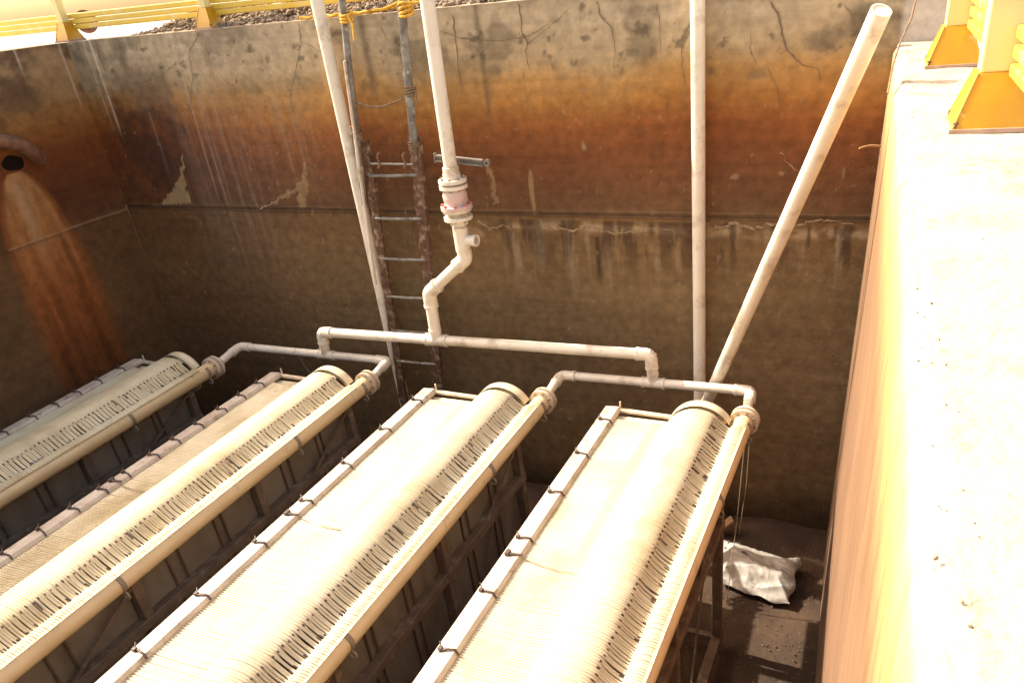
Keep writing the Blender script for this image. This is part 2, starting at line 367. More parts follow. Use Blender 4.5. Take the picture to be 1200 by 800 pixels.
right_wall = stained_wall('concrete_wall', rightP, 560, 240, right_col,
    lambda X, Y, Z: (fbm(Y*1.5, Z*.8, 99)-.5)*.010, (.44, 0, 0),
    'sunlit low concrete wall on the right with orange inner face and bleached top carrying yellow railing', 'wall', M['wall_smooth'])
# its bleached top layer (worn screed), slightly proud
mb = MB(); ny, nx_ = 240, 26; vs = []; fs = []
for i in range(ny+1):
    y = 4.998 - 6.99*i/ny
    for j in range(nx_+1):
        t = j/nx_; e = (rnd.random()-.5)*.006 if j == 0 else 0
        wav = .012*math.sin(y*5.1)+.008*math.sin(y*13.7+1)
        x = rtop(y) + .018 + (wav*.5+e if j == 0 else 0) + t*.405
        h = LZ + .004 + .006*float(vnoise(np.array([x*9.]), np.array([y*9.+50]), 5)[0]) - (.008 if j == 0 else 0)
        vs.append((x, y, h))
for i in range(ny):
    for j in range(nx_):
        a = i*(nx_+1)+j; fs.append((a, a+1, a+nx_+2, a+nx_+1)[::-1])
mb.add(vs, fs, True); ledge_top = mb.build('wall_top', M['ledge'], right_wall); ledge_top['label'] = 'bleached worn top surface'

# walls nobody sees from here: they close the basins
MB().box(LEFTX-.3, 3.5, -2.3, -2.0, BOT, TOP).build('concrete_wall', mat('plain_concrete', (.30,.22,.15), .9, (.2,.14,.09), 3, bump=.3)).hide_render = False
o = COL.objects[-1]; tag(o, 'plain concrete wall closing the basin behind the viewer', 'wall')
MB().box(3.2, 3.5, -2.0, 5.3, BOT, TOP).build('concrete_wall', M['ground']); tag(COL.objects[-1], 'outer concrete wall of the second basin on the far right', 'wall')

# floor
nx_, ny = 190, 130; vs = []; fs = []
for i in range(nx_+1):
    for j in range(ny+1):
        x = -6.4 + 9.7*i/nx_; y = -2.05 + 7.1*j/ny
        h = float(vnoise(np.array([x*2.]), np.array([y*2.+40]), 9)[0])*.035 + float(vnoise(np.array([x*9.]), np.array([y*9.+40]), 10)[0])*.014
        h += .05*max(0, 1-abs(y-4.98)/.30)*float(vnoise(np.array([x*3.]), np.array([3.]), 12)[0])
        vs.append((x, y, -3.85+h))
for i in range(nx_):
    for j in range(ny):
        a = i*(ny+1)+j; fs.append((a, a+ny+1, a+ny+2, a+1))
o = MB().add(vs, fs, True).build('floor', M['floor']); o['kind'] = 'structure'
# ground round the basin, one sheet with the hole of the basins
G = 900; gz = -.235
hx0, hx1, hy0, hy1 = LEFTX-.28, 3.48, -2.28, 5.28
vs = [(-G,-G,gz),(G,-G,gz),(G,G,gz),(-G,G,gz),(hx0,hy0,gz),(hx1,hy0,gz),(hx1,hy1,gz),(hx0,hy1,gz)]
o = MB().add(vs, [(0,1,5,4),(1,2,6,5),(2,3,7,6),(3,0,4,7)]).build('ground', M['ground']); o['kind'] = 'structure'

# ---- cracks: thin irregular dark ribbons lying on the walls
def crack(parent, pts, wd, axis='y', off=.006, m='crack', jit=.012, name='crack'):
    P = []
    for a, b in zip(pts[:-1], pts[1:]):
        n = max(2, int(math.hypot(b[0]-a[0], b[1]-a[1])/.022))
        for k in range(n):
            t = k/n; P.append((a[0]+(b[0]-a[0])*t + (rnd.random()-.5)*jit, a[1]+(b[1]-a[1])*t + (rnd.random()-.5)*jit*.6))
    P.append(pts[-1]); mb = MB(); vs = []; N = len(P)
    for i, (x, z) in enumerate(P):
        x2, z2 = P[min(i+1, N-1)]; x1, z1 = P[max(i-1, 0)]; dx, dz = x2-x1, z2-z1; l = math.hypot(dx, dz) or 1
        h = wd*.5*(.35+.9*rnd.random())*(1-.75*(i/(N-1))**2)
        for s_ in (-1, 1):
            px, pz = x - dz/l*h*s_, z + dx/l*h*s_
            vs.append((px, 5-off, pz) if axis == 'y' else (LEFTX+off, px, pz))
    mb.add(vs, [(2*i, 2*i+2, 2*i+3, 2*i+1) for i in range(N-1)])
    return mb.build(name, M[m], parent)
# a polyline given in photo pixels is turned into wall coordinates
def bk(*pp): return [(onY(x, y, 5).x, onY(x, y, 5).z) for x, y in pp]
for pp, wd in (
  (((608,4),(612,35),(619,52),(616,60),(622,88)), .011), (((517,36),(540,45),(582,48),(618,43),(650,24)), .009), (((619,51),(640,35),(668,10)), .008),
  (((531,18),(536,62),(540,98),(543,103),(535,125)), .011), (((700,2),(704,18),(716,32),(722,55),(720,82)), .011), (((770,5),(773,30),(776,70)), .007),
  (((801,44),(799,75),(806,110),(800,130)), .007), (((903,2),(914,22),(918,45),(925,62),(940,76),(958,80),(963,95)), .016), (((922,58),(912,64)), .007),
  (((879,40),(880,62),(888,76)), .007), (((900,80),(910,100),(914,125)), .005), (((990,4),(998,20),(1004,40)), .006),
  (((232,42),(222,62),(226,90),(223,130),(218,165)), .010), (((351,28),(354,52),(347,80),(340,115),(345,150)), .009), (((116,98),(95,118),(70,128)), .006),
  (((205,75),(190,90),(150,100),(110,120)), .007), (((568,190),(575,215),(578,245)), .007), (((448,32),(455,48)), .008), (((548,120),(560,150),(570,190)), .004),
  (((613,85),(620,135),(625,180)), .004), (((645,70),(650,85)), .008), (((355,48),(378,62),(395,90)), .005)):
    crack(back_wall, bk(*pp), wd*.78)
for pp, wd in ((((560,258),(575,268),(590,264),(600,270)), .014), (((640,264),(668,270),(690,266),(720,274),(760,268),(790,270)), .014),
               (((840,266),(862,262),(880,268),(905,262),(930,266),(960,258),(1000,262)), .016), (((305,245),(330,232),(356,215),(362,195)), .010), (((916,180),(926,195),(940,203)), .006)):
    crack(back_wall, bk(*pp), wd*1.25, m='crust', jit=.03, off=.004, name='lime_crust')
def lf(*pp): return [(onX(x, y, LEFTX).y, onX(x, y, LEFTX).z) for x, y in pp]

# ------------------------------------------------------------------ membrane racks
FL = 3.62       # length of a rack along Y
def make_rack(hx, hz, label, seed, width=.85, farpost=.3, open_bay=False, every=.4):
    rg = random.Random(seed); Y1 = 4.12; Y0 = Y1-FL; flat = hz + .012
    t = thing('filter_rack', label, 'filter rack', (hx-.42, Y0, -3.825), 'four parallel racks of tubes in the basin')
    # profile of one tube across the rack: rail -> flat -> drum -> comb -> header
    xl = hx-width+.055; dc = hx-.245; RD = .196; dz = hz-.055
    prof = [(xl + (dc-.235-xl)*k/6, flat - .006*math.sin(math.pi*k/6)) for k in range(7)]
    a0 = math.asin(min(1, (flat+.012-dz)/RD)); angs = [math.pi-a0 + (R(58)-(math.pi-a0))*k/13 for k in range(14)]
    prof.append((dc+RD*math.cos(angs[0])-.014, flat+.002))
    prof += [(dc+RD*math.cos(a), dz+RD*math.sin(a)) for a in angs]
    e = prof[-1]; h0 = (hx-.054, hz+.036); nc = len(prof)
    prof += [(e[0]+(h0[0]-e[0])*k/6 , e[1]+(h0[1]-e[1])*k/6 - .006*math.sin(math.pi*k/6)) for k in range(1, 7)]
    prof += [(hx+.065*math.sin(a), hz+.065*math.cos(a)) for a in (R(-38), R(-18), R(2), R(20), R(36))]
    arr = np.array(prof); npf = len(prof)
    w = np.zeros(npf); w[nc:nc+6] = [.75, 1, 1, 1, .9, .5]; w[nc-1] = .3
    pitch = .0152; nf = int((FL-.10)/pitch); n = 6
    nf = int(nf); V = []; F = []; clump = 0
    d2 = np.gradient(arr, axis=0); d2 /= np.linalg.norm(d2, axis=1)[:, None]; nn = np.stack([-d2[:,1], d2[:,0]], 1)
    nn[nn[:,1] < 0] *= -1
    slow = (fbm(np.arange(nf)*.045, np.arange(nf)*0+seed*7., 200+seed, 3)-.5)*.020
    flatw = np.array([math.sin(math.pi*min(j, 7)/7) if j < 7 else 0 for j in range(npf)])
    for i in range(nf):
        y = Y0+.03+i*pitch + (rg.random()-.5)*.0018
        pair = (.0016 if i % 2 else -.0016)
        clump = clump*.7 + (rg.random()-.5)*(.0040 if seed < 3 else .0026)
        off = pair*(.5+rg.random()*.9) + clump + (rg.random()-.5)*.003
        if rg.random() < .05: off += (rg.random()-.5)*.014
        lift = (rg.random()-.5)*.0025; sag = (rg.random()-.35)*.011
        for j in range(npf):
            r_ = .0084*(1-w[j]) + .0072*w[j]
            if nc+6 <= j: r_ = .0070
            yy = y + off*w[j]; cx_, cz_ = arr[j] + nn[j]*(lift*.6 - sag*w[j]*.7 + slow[i]*flatw[j])
            for k in range(n):
                a = 2*math.pi*k/n
                V.append((cx_ + nn[j][0]*math.cos(a)*r_*.85, yy + math.sin(a)*r_, cz_ + nn[j][1]*math.cos(a)*r_*.85))
        b = i*npf*n
        for j in range(npf-1):
            for k in range(n):
                k2 = (k+1) % n; F.append((b+j*n+k, b+j*n+k2, b+(j+1)*n+k2, b+(j+1)*n+k))
        F.append(tuple(b+k for k in range(n))); F.append(tuple(b+(npf-1)*n+k for k in reversed(range(n))))
        # dark slivers standing in for shaded gaps between the tubes: one row where they leave the drum, one where they meet the header
    mb = MB(); mb.add(V, F, True); nF = len(mb.f); y = Y0+.05
    ia, ib = arr[nc-1], arr[nc+5]; dA = (arr[nc]-arr[nc-2]); dA /= np.linalg.norm(dA); dB = (arr[nc+5]-arr[nc+3]); dB /= np.linalg.norm(dB)
    while y < Y1-.09:
        if rg.random() > .06:
            l_ = rg.uniform(.008, .015); q = ia + dA*rg.uniform(-.004, .006) + nn[nc-1]*.0048
            mb.beam((q[0]-dA[0]*l_*.5, y, q[1]-dA[1]*l_*.5), (q[0]+dA[0]*l_*.5, y, q[1]+dA[1]*l_*.5), rg.uniform(.006,.011), .006, (0,1,0))
        for _ in range(2):
            if rg.random() > (.70 if seed < 4 else .55):
                l_ = rg.uniform(.010, .024); q = ib - dB*rg.uniform(.0, .016) + nn[nc+4]*.0030; yy = y + _*.016
                mb.beam((q[0]-dB[0]*l_, yy-.003, q[1]-dB[1]*l_), (q[0]+dB[0]*.004, yy, q[1]+dB[1]*.004), .0065, .007, (0,1,0))
        if rg.random() < .06:
            L0 = rg.uniform(.03, .07); mb.beam((ia[0], y+.01, ia[1]+.005), (ia[0]+dA[0]*L0, y+.004, ia[1]+dA[1]*L0+.004), .007, .006, (0,1,0))
        y += .033 + rg.uniform(-.002, .002)
    so_ = mb.build('tube_sheet', M['fibre' if seed < 3 else 'fibre_for_shade'], t); so_.data.materials.append(M['tie_and_gap']); so_.data.materials.append(M['fibre_yellow'])
    one = [2 if j in (5, 6, 7, 8, 9) else 0 for j in range(npf-1) for k in range(n)] + [0, 0]      # yellowed streak along the foot of the drum
    so_.data.polygons.foreach_set('material_index', one*nf + [1]*(len(so_.data.polygons)-nF))
    # backing sheet below flat part + drum shell (open on the comb side)
    mb = MB(); pr = [(xl, flat-.028), (dc-.21, flat-.030)] + [(dc+(RD-.018)*math.cos(a), dz+(RD-.018)*math.sin(a)) for a in angs]
    vs = [(x, y, z) for y in (Y0+.02, Y1+.0) for x, z in pr]; m_ = len(pr)
    vs += [(x, y, z-.006) for y in (Y0+.02, Y1+.0) for x, z in pr]
    mb.add(vs, [(i, i+1, m_+i+1, m_+i) for i in range(m_-1)] + [(2*m_+i+1, 2*m_+i, 3*m_+i, 3*m_+i+1) for i in range(m_-1)], True)
    mb.build('drum', M['drum'], t)
    # drum ends: domed rings
    for ye, s_ in ((Y1+.0, 1), (Y0, -1)):
        mb = MB(); N = 20; A0, A1 = R(28), math.pi+R(-14); segs = []
        for (rad, dy) in ((RD+.007,-.055), (RD+.009,-.045), (RD+.005,-.040), (RD+.006,-.012), (RD+.009,-.008), (RD+.007,.018), (RD-.006,.026), (RD-.018,.020), (RD-.022,-.03), (RD-.012,-.055)):
            segs.append([(dc+rad*math.cos(A0+(A1-A0)*k/N), ye+dy*s_, dz+rad*math.sin(A0+(A1-A0)*k/N)) for k in range(N+1)])
        vs = [p for g in segs for p in g]; fs = [(g*(N+1)+k, g*(N+1)+k+1, (g+1)*(N+1)+k+1, (g+1)*(N+1)+k) for g in range(len(segs)-1) for k in range(N)]
        mb.add(vs, fs, True)
        mb.ring((dc, ye-.004*s_, dz), (dc, ye+.012*s_, dz), RD-.045, RD-.075)
        mb.build('drum_end', M['drum'], t)
    # header pipe with clamps
    hp = MB().cyl((hx, Y0-.05, hz), (hx, Y1+.05, hz), .058, 28).build('header_pipe', M['header'], t)
    MB().cyl((hx, Y0-.09, hz), (hx, Y0-.045, hz), .066, 28).build('end_cap', M['pvc_old'], hp)
    for yc in (Y1-.02, Y1-.78, Y1-2.2, Y1-3.4):
        mb = MB(); N = 14; A0, A1 = R(-75), R(52); vs = []
        for yy in (yc-.013, yc+.013):
            for rad in (.0585, .0635):
                vs += [(hx+rad*math.cos(A0+(A1-A0)*k/N), yy, hz+rad*math.sin(A0+(A1-A0)*k/N)) for k in range(N+1)]
        q = N+1
        for k in range(N): mb.add([vs[q+k], vs[q+k+1], vs[3*q+k+1], vs[3*q+k], vs[k], vs[k+1], vs[2*q+k+1], vs[2*q+k]], [(0,1,2,3), (4,5,1,0), (3,2,6,7)])
        mb.tube(fillet([(hx+.045,yc,hz-.045),(hx+.066,yc,hz-.065),(hx+.05,yc,hz-.095),(hx+.02,yc,hz-.075)], .02, 3), .006, 6)
        mb.build('clamp', M['strap'], hp)
    # left rail: an upturned angle profile
    rail = MB(); rx0 = hx-width-.020
    pr = [(rx0,flat-.075),(rx0,flat+.024),(rx0+.088,flat+.030),(rx0+.100,flat+.012),(rx0+.100,flat-.006),(rx0+.094,flat-.006),(rx0+.088,flat+.018),(rx0+.008,flat+.014),(rx0+.008,flat-.075)]
    vs = [(x, y, z) for y in (Y0-.03, Y1+.02) for x, z in pr]; m_ = len(pr)
    rail.add(vs, [(i, (i+1) % m_, m_+(i+1) % m_, m_+i) for i in range(m_)] + [tuple(reversed(range(m_))), tuple(range(m_, 2*m_))])
    ro = rail.build('side_rail', M['grey_pvc'], t, bevel=.003)
    ry = Y1-.17; k_ = 0
    while ry > Y0+.05:
        y = ry + (rg.random()-.5)*.03; a = rg.uniform(-.012, .012); mb = MB()
        z = flat+.0345
        mb.tube([(rx0+.022,y+a,z-.004),(rx0+.06,y-a*.3,z+.003),(rx0+.090,y-a,z+.001),(rx0+.106,y-a-.004,flat+.012)], .0050, 6)
        mb.box(rx0+.016, rx0+.034, y-.010, y+.010, z-.006, z+.008)
        mb.tube([(rx0+.026,y,z+.004),(rx0+.018,y+.018,z+.012),(rx0+.010,y+.024,z+.012+rg.random()*.008)], .0036, 5)
        mb.build('cable_tie', M['tie_and_gap'], ro)
        k_ += 1; ry -= every
    # long thin strap lying over the tubes
    for ys in (Y1-1.50, Y1-2.9):
        mb = MB(); mb.box(rx0+.02, rx0+.04, ys-.02, ys+.016, flat+.028, flat+.045); mb.beam((rx0+.03,ys-.012,flat+.037), (rx0+.108,ys+.004,flat+.034), .012, .007); mb.build('cable_tie', M['tie_and_gap'], ro)
        pth = [(x, ys-.004-.004*i+.006*math.sin(i*.7+seed), z+.0115) for i, (x, z) in enumerate(prof[:7])]
        MB().tube([(rx0+.10, ys, flat+.022)] + pth[1:], .0024, 5).build('strap', M['strap'], t)
    # far and near end bars
    for ye in (Y1+.035, Y0-.04):
        MB().cyl((rx0+.01, ye, flat-.005), (dc-.17, ye, flat-.018), .017, 12).build('end_bar', M['pvc_old'], t)
        MB().cyl((rx0+.092, ye, flat-.02), (rx0+.092, ye, flat+.055), .006, 8).build('pin', M['pvc_old'], t)
    # frame
    xr = hx-.028; xL = rx0+.03; zb = -3.79; zm = -2.84
    ys = [Y1-farpost, Y1-farpost-.98, Y1-farpost-1.94, Y0+.1]
    for x in (xr, xL):
        for y in ys: MB().beam((x, y, zb), (x, y, flat-.075), .055, .055, (0,1,0)).build('post', M['frame'], t, bevel=.004)
        for z, h in ((zm, .06), (zb+.06, .06)):
            MB().box(x-.031, x+.031, ys[-1]-.04, ys[0]+.04, z-h/2, z+h/2).build('rail_beam', M['frame'], t, bevel=.005)
        for a, b in ((0, 1), (2, 3)):
            s_ = .019 if x == xr else -.019
            MB().beam((x+s_, ys[a]-.03, flat-.10), (x+s_, ys[a]-.55, zm), .010, .018).build('brace', M['frame'], t)
            MB().beam((x+s_, ys[a]-.45, zm-.03), (x+s_, ys[b]+.1, zb+.1), .010, .020).build('brace', M['frame'], t)
    for y in (ys[0], ys[-1]):
        for z in (zm, zb+.06): MB().box(xL+.03, xr-.03, y-.02, y+.02, z-.022, z+.022).build('cross_beam', M['frame'], t, bevel=.004)
    # side sheets hanging below the header, with thin paired rods in front
    for x, s_ in ((xr-.028, 1), (xL+.028, -1)):
        if open_bay and s_ == -1: continue
        for a, b in ((0, 1), (1, 2), (2, 3)):
            vs = []; fs = []; nY, nZ = 30, 12; zlo = zm+.02 if open_bay and a < 2 else zb+.09
            for i in range(nY+1):
                for j in range(nZ+1):
                    yy = ys[b]+.03 + (ys[a]-ys[b]-.06)*i/nY; zz = zlo + (flat-.10-zlo)*j/nZ
                    vs.append((x + .006*math.sin(i*1.05)*(1 if j % 2 else .7) + (rg.random()-.5)*.003, yy, zz))
            for i in range(nY):
                for j in range(nZ):
                    q = i*(nZ+1)+j; fs.append((q, q+nZ+1, q+nZ+2, q+1))
            vs2 = [(v[0]-.004*s_, v[1], v[2]) for v in vs]; m2 = len(vs)
            MB().add(vs+vs2, fs + [tuple(k+m2 for k in f[::-1]) for f in fs], True).build('side_sheet', M['panel'], t)
        if s_ == 1:
            for a, b in ((0, 1), (1, 2), (2, 3)):
                for q in (.30, .375, .66, .735):
                    y = ys[a] + (ys[b]-ys[a])*q
                    MB().beam((x+.012, y, zm if open_bay else zb+.09), (x+.012, y-.02+rg.random()*.03, flat-.08), .008, .011, (0,1,0)).build('rod', M['rod'], t)
    return t

make_rack(-.752, -2.468, 'rightmost rack of cream tubes, nearest the sunlit right wall, steel sack behind its foot'.replace('steel', 'silver'), 1, .845, .49, True)
make_rack(-2.089, -2.488, 'second rack of cream tubes from the right, fully sunlit, between two dark gaps', 2, .865, .33)
make_rack(-3.504, -2.500, 'third rack of cream tubes from the right, its drum striped with bright glints', 3, .815, .17, False, .205)
make_rack(-5.000, -2.520, 'shaded rack of dull tubes furthest left, beside the rust-stained left wall', 4, .775, .2, False, .205)

# ------------------------------------------------------------------ white pipework
YM = 4.53
pw = thing('pipe_manifold', 'white plastic pipe manifold joining the four racks, with a riser and pink check valve', 'pipework', (-3.04, YM, -2.3))
def pipe(pts, r, m='pvc', name='pipe', n=20): return MB().tube(pts, r, n).build(name, M[m], pw)
def elbow(a, b, c, r, rad=.05, ln=.055, m='pvc'):
    a, b, c = Vector(a), Vector(b), Vector(c); u = (a-b).normalized(); v = (c-b).normalized()
    P = fillet([b+u*(rad+ln), b, b+v*(rad+ln)], rad, 8)
    mb = MB().tube(P, r*1.16, 20)
    for q, d in ((P[0], u), (P[-1], v)): mb.cyl(q-d*.012, q+d*.004, r*1.24, 20)
    return mb.build('elbow', M[m], pw)
def tee(c, ax, br, r, ln=.075):
    c = Vector(c); ax = Vector(ax).normalized(); br = Vector(br).normalized(); mb = MB()
    mb.cyl(c-ax*ln, c+ax*ln, r*1.17, 20); mb.cyl(c, c+br*ln, r*1.17, 20)
    for d in (ax, -ax, br): mb.cyl(c+d*(ln-.014), c+d*(ln+.003), r*1.27, 20)
    return mb.build('tee', M['pvc'], pw)
def flange_pair(c, d, ro, parent, m='pvc_old', n=8, gap=.024, th=.020):
    c = Vector(c); d = Vector(d).normalized(); x = d.orthogonal().normalized(); y = d.cross(x)
    for s_ in (-1, 1):
        a = c + d*s_*gap*.5; mb = MB().cyl(a, a+d*s_*th, ro, 32); mb.cyl(a+d*s_*th, a+d*s_*(th+.035), ro*.62, 24)
        fo = mb.build('flange', M[m], parent, bevel=.003)
        for k in range(n):
            p = a + (x*math.cos(2*math.pi*(k+.3)/n) + y*math.sin(2*math.pi*(k+.3)/n))*ro*.80
            MB().cyl(p+d*s_*(th-.002), p+d*s_*(th+.012), .0075, 6).build('bolt', M['galv'], fo)
    MB().cyl(c-d*gap*.5, c+d*gap*.5, ro*.72, 24).build('gasket', M['grey_pvc'], parent)
rs = .031; rb = .037; rv = .043
ends = [(-.752,-2.468), (-2.089,-2.488), (-3.504,-2.500), (-5.0,-2.520)]
lowZ = {0:-2.435, 1:-2.455, 2:-2.478, 3:-2.482}
for i, (x, z) in enumerate(ends):
    flange_pair((x, 4.205, z), (0,1,0), .088, pw)
# low headers
for (i, j, xt) in ((0, 1, -1.42), (2, 3, -4.11)):
    xa, za = ends[i]; xb, zb_ = ends[j]; La, Lb = lowZ[i], lowZ[j]
    xa2 = xa-.02; xb2 = xb+.0
    A = (xa2, YM, La); B = (xb2, YM, Lb)
    pipe([(xa, 4.24, za), (xa2, YM-.05, La)], rs); pipe([(xb, 4.24, zb_), (xb2, YM-.05, Lb)], rs)
    pipe([A, B], rs)
    elbow((xa, 4.24, za), A, B, rs); elbow((xb, 4.24, zb_), B, A, rs)
    tt = (xt-xa2)/(xb2-xa2); zt = La+(Lb-La)*tt
    tee((xt, YM, zt), (1,0,0), (0,0,1), rs)
TL_, TR_ = Vector((-4.10, YM, -2.285)), Vector((-1.43, YM, -2.24)); TM = Vector((-3.055, YM, -2.268))
pipe([(-4.11, YM, -2.46), TL_], rb); pipe([(-1.42, YM, -2.44), TR_], rb)
pipe([TL_, TR_], rb)
elbow((-4.11, YM, -2.46), TL_, TR_, rb, .045, .05); elbow((-1.42, YM, -2.44), TR_, TL_, rb, .045, .05)
tee(TM, (1,0,.015), (0,0,1), rb, .085)
E1 = onY(502, 343, YM); E1 = Vector((E1.x, YM, E1.z)); E2 = onY(547, 303, YM); T2 = onY(544, 281, YM); F1 = onY(538.5, 253, YM); F0 = onY(536, 238, YM); F2 = onY(533, 215, YM)
E1 = Vector((TM.x+.012, YM, E1.z)); xr_ = -2.71; E2.x = xr_+.005
VX = Vector((xr_, YM, 0))
pipe([TM, E1], rv); pipe([E1, E2], rv*.95); elbow(TM, E1, E2, rv, .05, .05); 
zt2 = T2.z; elbow(E1, E2, (xr_, YM, zt2+.1), rv, .05, .04)
pipe([E2, (xr_, YM, F1.z)], rv*.92)
mb = MB().cyl((xr_,YM,zt2-.075), (xr_,YM,zt2+.085), rv*1.2, 20); mb.ring((xr_,YM,zt2), (xr_+.115,YM-.01,zt2), rv*.80, rv*.6, 24); mb.ring((xr_+.095,YM-.008,zt2), (xr_+.118,YM-.01,zt2), rv*.9, rv*.6, 24)
mb.build('tee', M['pvc'], pw)
# check valve between the flanges
zf1, zf2 = F1.z-.012, F2.z+.012
flange_pair((xr_, YM, zf1+.028), (0,0,1), .095, pw, 'pvc', 8, .03, .022)
va = MB(); HV = zf2-.030-(zf1+.088); prof = [(.055,zf1+.050),(.082,zf1+.056),(.082,zf1+.082),(.066,zf1+.088),(.078,zf1+.088+HV*.25),(.080,zf1+.088+HV*.55),(.070,zf1+.088+HV*.82),(.052,zf1+.088+HV)]
N = 32; vs = [(xr_+r*math.cos(2*math.pi*k/N), YM+r*math.sin(2*math.pi*k/N), z) for r, z in prof for k in range(N)]
va.add(vs, [(i*N+k, i*N+(k+1) % N, (i+1)*N+(k+1) % N, (i+1)*N+k) for i in range(len(prof)-1) for k in range(N)], True)
va_o = va.build('check_valve', M['pink'], pw)
MB().ring((xr_,YM,zf1+.060), (xr_,YM,zf1+.084), .104, .080).build('valve_collar', M['pink'], va_o)
for k in range(8):
    a = 2*math.pi*(k+.5)/8; MB().cyl((xr_+.090*math.cos(a),YM+.090*math.sin(a),zf1+.082), (xr_+.090*math.cos(a),YM+.090*math.sin(a),zf1+.097), .011, 8).build('cap_nut', M['redp'], va_o)
flange_pair((xr_, YM, zf2-.012), (0,0,1), .092, pw, 'pvc', 8, .014, .022)
top = Vector((xr_+.055, YM-.02, .9)); pipe([(xr_, YM, zf2+.02), top], rv)
MB().cyl((xr_,YM,zf2+.01), (xr_,YM,zf2+.09), rv*1.22, 20).build('sleeve', M['pvc'], pw)
MB().cyl((xr_+.036,YM-.012,.15), (xr_+.041,YM-.013,.30), rv*1.18, 20).build('sleeve', M['pvc'], pw)
# thin wire hook holding up the left low header
MB().tube([(-4.4, YM, -2.50), (-4.39, YM+.02, -2.60), (-4.36, YM+.03, -2.68)], .006, 6).build('hook', M['galv'], pw)

# ------------------------------------------------------------------ loose white pipes
def loose(a, b, r, label, collars=()):
    a, b = Vector(a), Vector(b); d = (b-a).normalized()
    t = thing('plastic_pipe', label, 'pipe', b)
    mb = MB(); mb.ring(a, b, r, r*.86, 28); mb.cyl(a+d*.006, a+d*.012, r*.87, 24); o = mb.build('tube', M['pvc'], t)
    for q in collars:
        p = a + (b-a)*q; MB().ring(p-d*.07, p+d*.07, r*1.1, r*.99, 28).build('sleeve', M['pvc'], t)
    return t
pt = onY(371, 0, 4.9); pb = onY(476, 478, 4.92); d = pt-pb
loose(pt + d*.35, pb - d*.42, .043, 'long white pipe leaning against the back wall left of the ladder', (.05,))
pt = onY(817.5, 0, 4.94); pb = onY(820, 475, 4.94); d = pt-pb
loose(pt + d*.3, pb - d*.36, .042, 'upright white pipe standing against the bare middle of the back wall')
pt = Vector(onY(1033, 12, 3.62)); pb = Vector(onY(832, 463, 4.72)); d = (pb-pt)
loose(pt, pt + d*1.52, .041, 'open-ended white pipe slanting down from the sunlit ledge to behind the rightmost rack', (.0015,) and ())

# ------------------------------------------------------------------ ladder
lad = thing('ladder', 'rusty steel ladder lashed below two grey poles against the back wall', 'ladder', (-3.6, 4.85, -3.8))
YL = 4.86
def L(x, y): v = onY(x, y, YL); return Vector(v)
lt, lb = L(428, 165), L(469, 440); dl = lb-lt; lbt = lt + dl*1.75
rt_, rb_ = L(486, 160), L(513, 440); dr = rb_-rt_; rbt = rt_ + dr*1.75
def rough_bar(a, b, w, h, name, m, par):
    n = 46; a, b = Vector(a), Vector(b); mb = MB(); dd = (b-a).normalized(); sx = Vector((1,0,0)); sy = Vector((0,1,0)); vs = []
    for i in range(n+1):
        p = a.lerp(b, i/n)
        for q, g in ((-1,-1),(0,-1.15),(1,-1),(1,1),(-1,1)):
            e = 1 + (rnd.random()-.5)*.30
            vs.append(p + sx*w*.5*q*e + sy*h*.5*g*e)
    fs = [(i*5+k, i*5+(k+1) % 5, (i+1)*5+(k+1) % 5, (i+1)*5+k) for i in range(n) for k in range(5)]
    mb.add(vs, fs + [(4,3,2,1,0), tuple(n*5+k for k in range(5))]); return mb.build(name, M[m], par)
rough_bar(lt, lbt, .066, .03, 'side_rail', 'rust', lad); rough_bar(rt_, rbt, .084, .03, 'side_rail', 'rust', lad)
for y in (200, 245.5, 291, 336, 379, 419):
    a_ = (y-165)/275; l_ = lt + dl*a_; r_ = rt_ + dr*((y+1-160)/280); r_ = Vector((r_.x, r_.y, l_.z+.004))
    MB().tube([l_+Vector((0,-.012,0)), (l_+r_)/2+Vector((0,-.012,-.004)), r_+Vector((0,-.012,0))], .0115, 8).build('rung', M['grey'], lad)
for k in range(1, 5):
    l_ = lt + dl*((419-165)/275 + k*.18); r_ = rt_ + dr*((419-160)/280 + k*.18); MB().cyl(l_, r_, .0115, 8).build('rung', M['rust'], lad)
# hook bar just above the top rung
l_, r_ = L(436, 191), L(486, 192); l_.y = r_.y = YL-.02
MB().cyl(l_, r_, .009, 8).build('hook_bar', M['galv'], lad)
for px in (446, 476):
    p = L(px, 196); p.y = YL-.03; q = L(px-2, 181); q.y = YL-.03
    MB().tube(fillet([p, p+Vector((.02,0,.03)), q, q+Vector((.03,0,.02))], .02, 4), .008, 6).build('hook', M['brownrope'], lad)
# upper poles, each its own weathered bar
for (a, b, w_, nm) in ((L(399,-50), L(430,238), .046, 'pole'), (L(474,6), L(489,176), .056, 'pole')):
    a.y = b.y = YL-.035; MB().tube([a.lerp(b, k/24)+Vector(((rnd.random()-.5)*.006,0,0)) for k in range(25)], [w_*.5*(1+(rnd.random()-.5)*.16) for k in range(25)], 10).build(nm, M['grey'], lad)
a, b = L(411, 70), L(446, 330); a.y = b.y = YL-.07
MB().tube([a.lerp(b, k/16) for k in range(17)], .011, 8).build('strip', M['grey_pvc'], lad)
for px, py in ((484,104), (488,168), (420,150)):
    p = L(px, py); p.y = YL-.035; mb = MB()
    for k in range(4):
        zz = p.z + (k-2)*.013; mb.tube([(p.x+.034*math.cos(a), p.y+.034*math.sin(a), zz+.006*math.sin(a*1.0+k)) for a in [i*math.pi/6 for i in range(13)]], .0062, 5)
    mb.tube([(p.x+.03,p.y,p.z),(p.x+.05,p.y-.02,p.z-.03),(p.x+.045,p.y-.02,p.z-.08)], .005, 5)
    mb.build('lashing', M['brownrope'], lad)
pts = [L(420,117), L(432,122), L(445,124.5), L(458,122), L(476,115)]
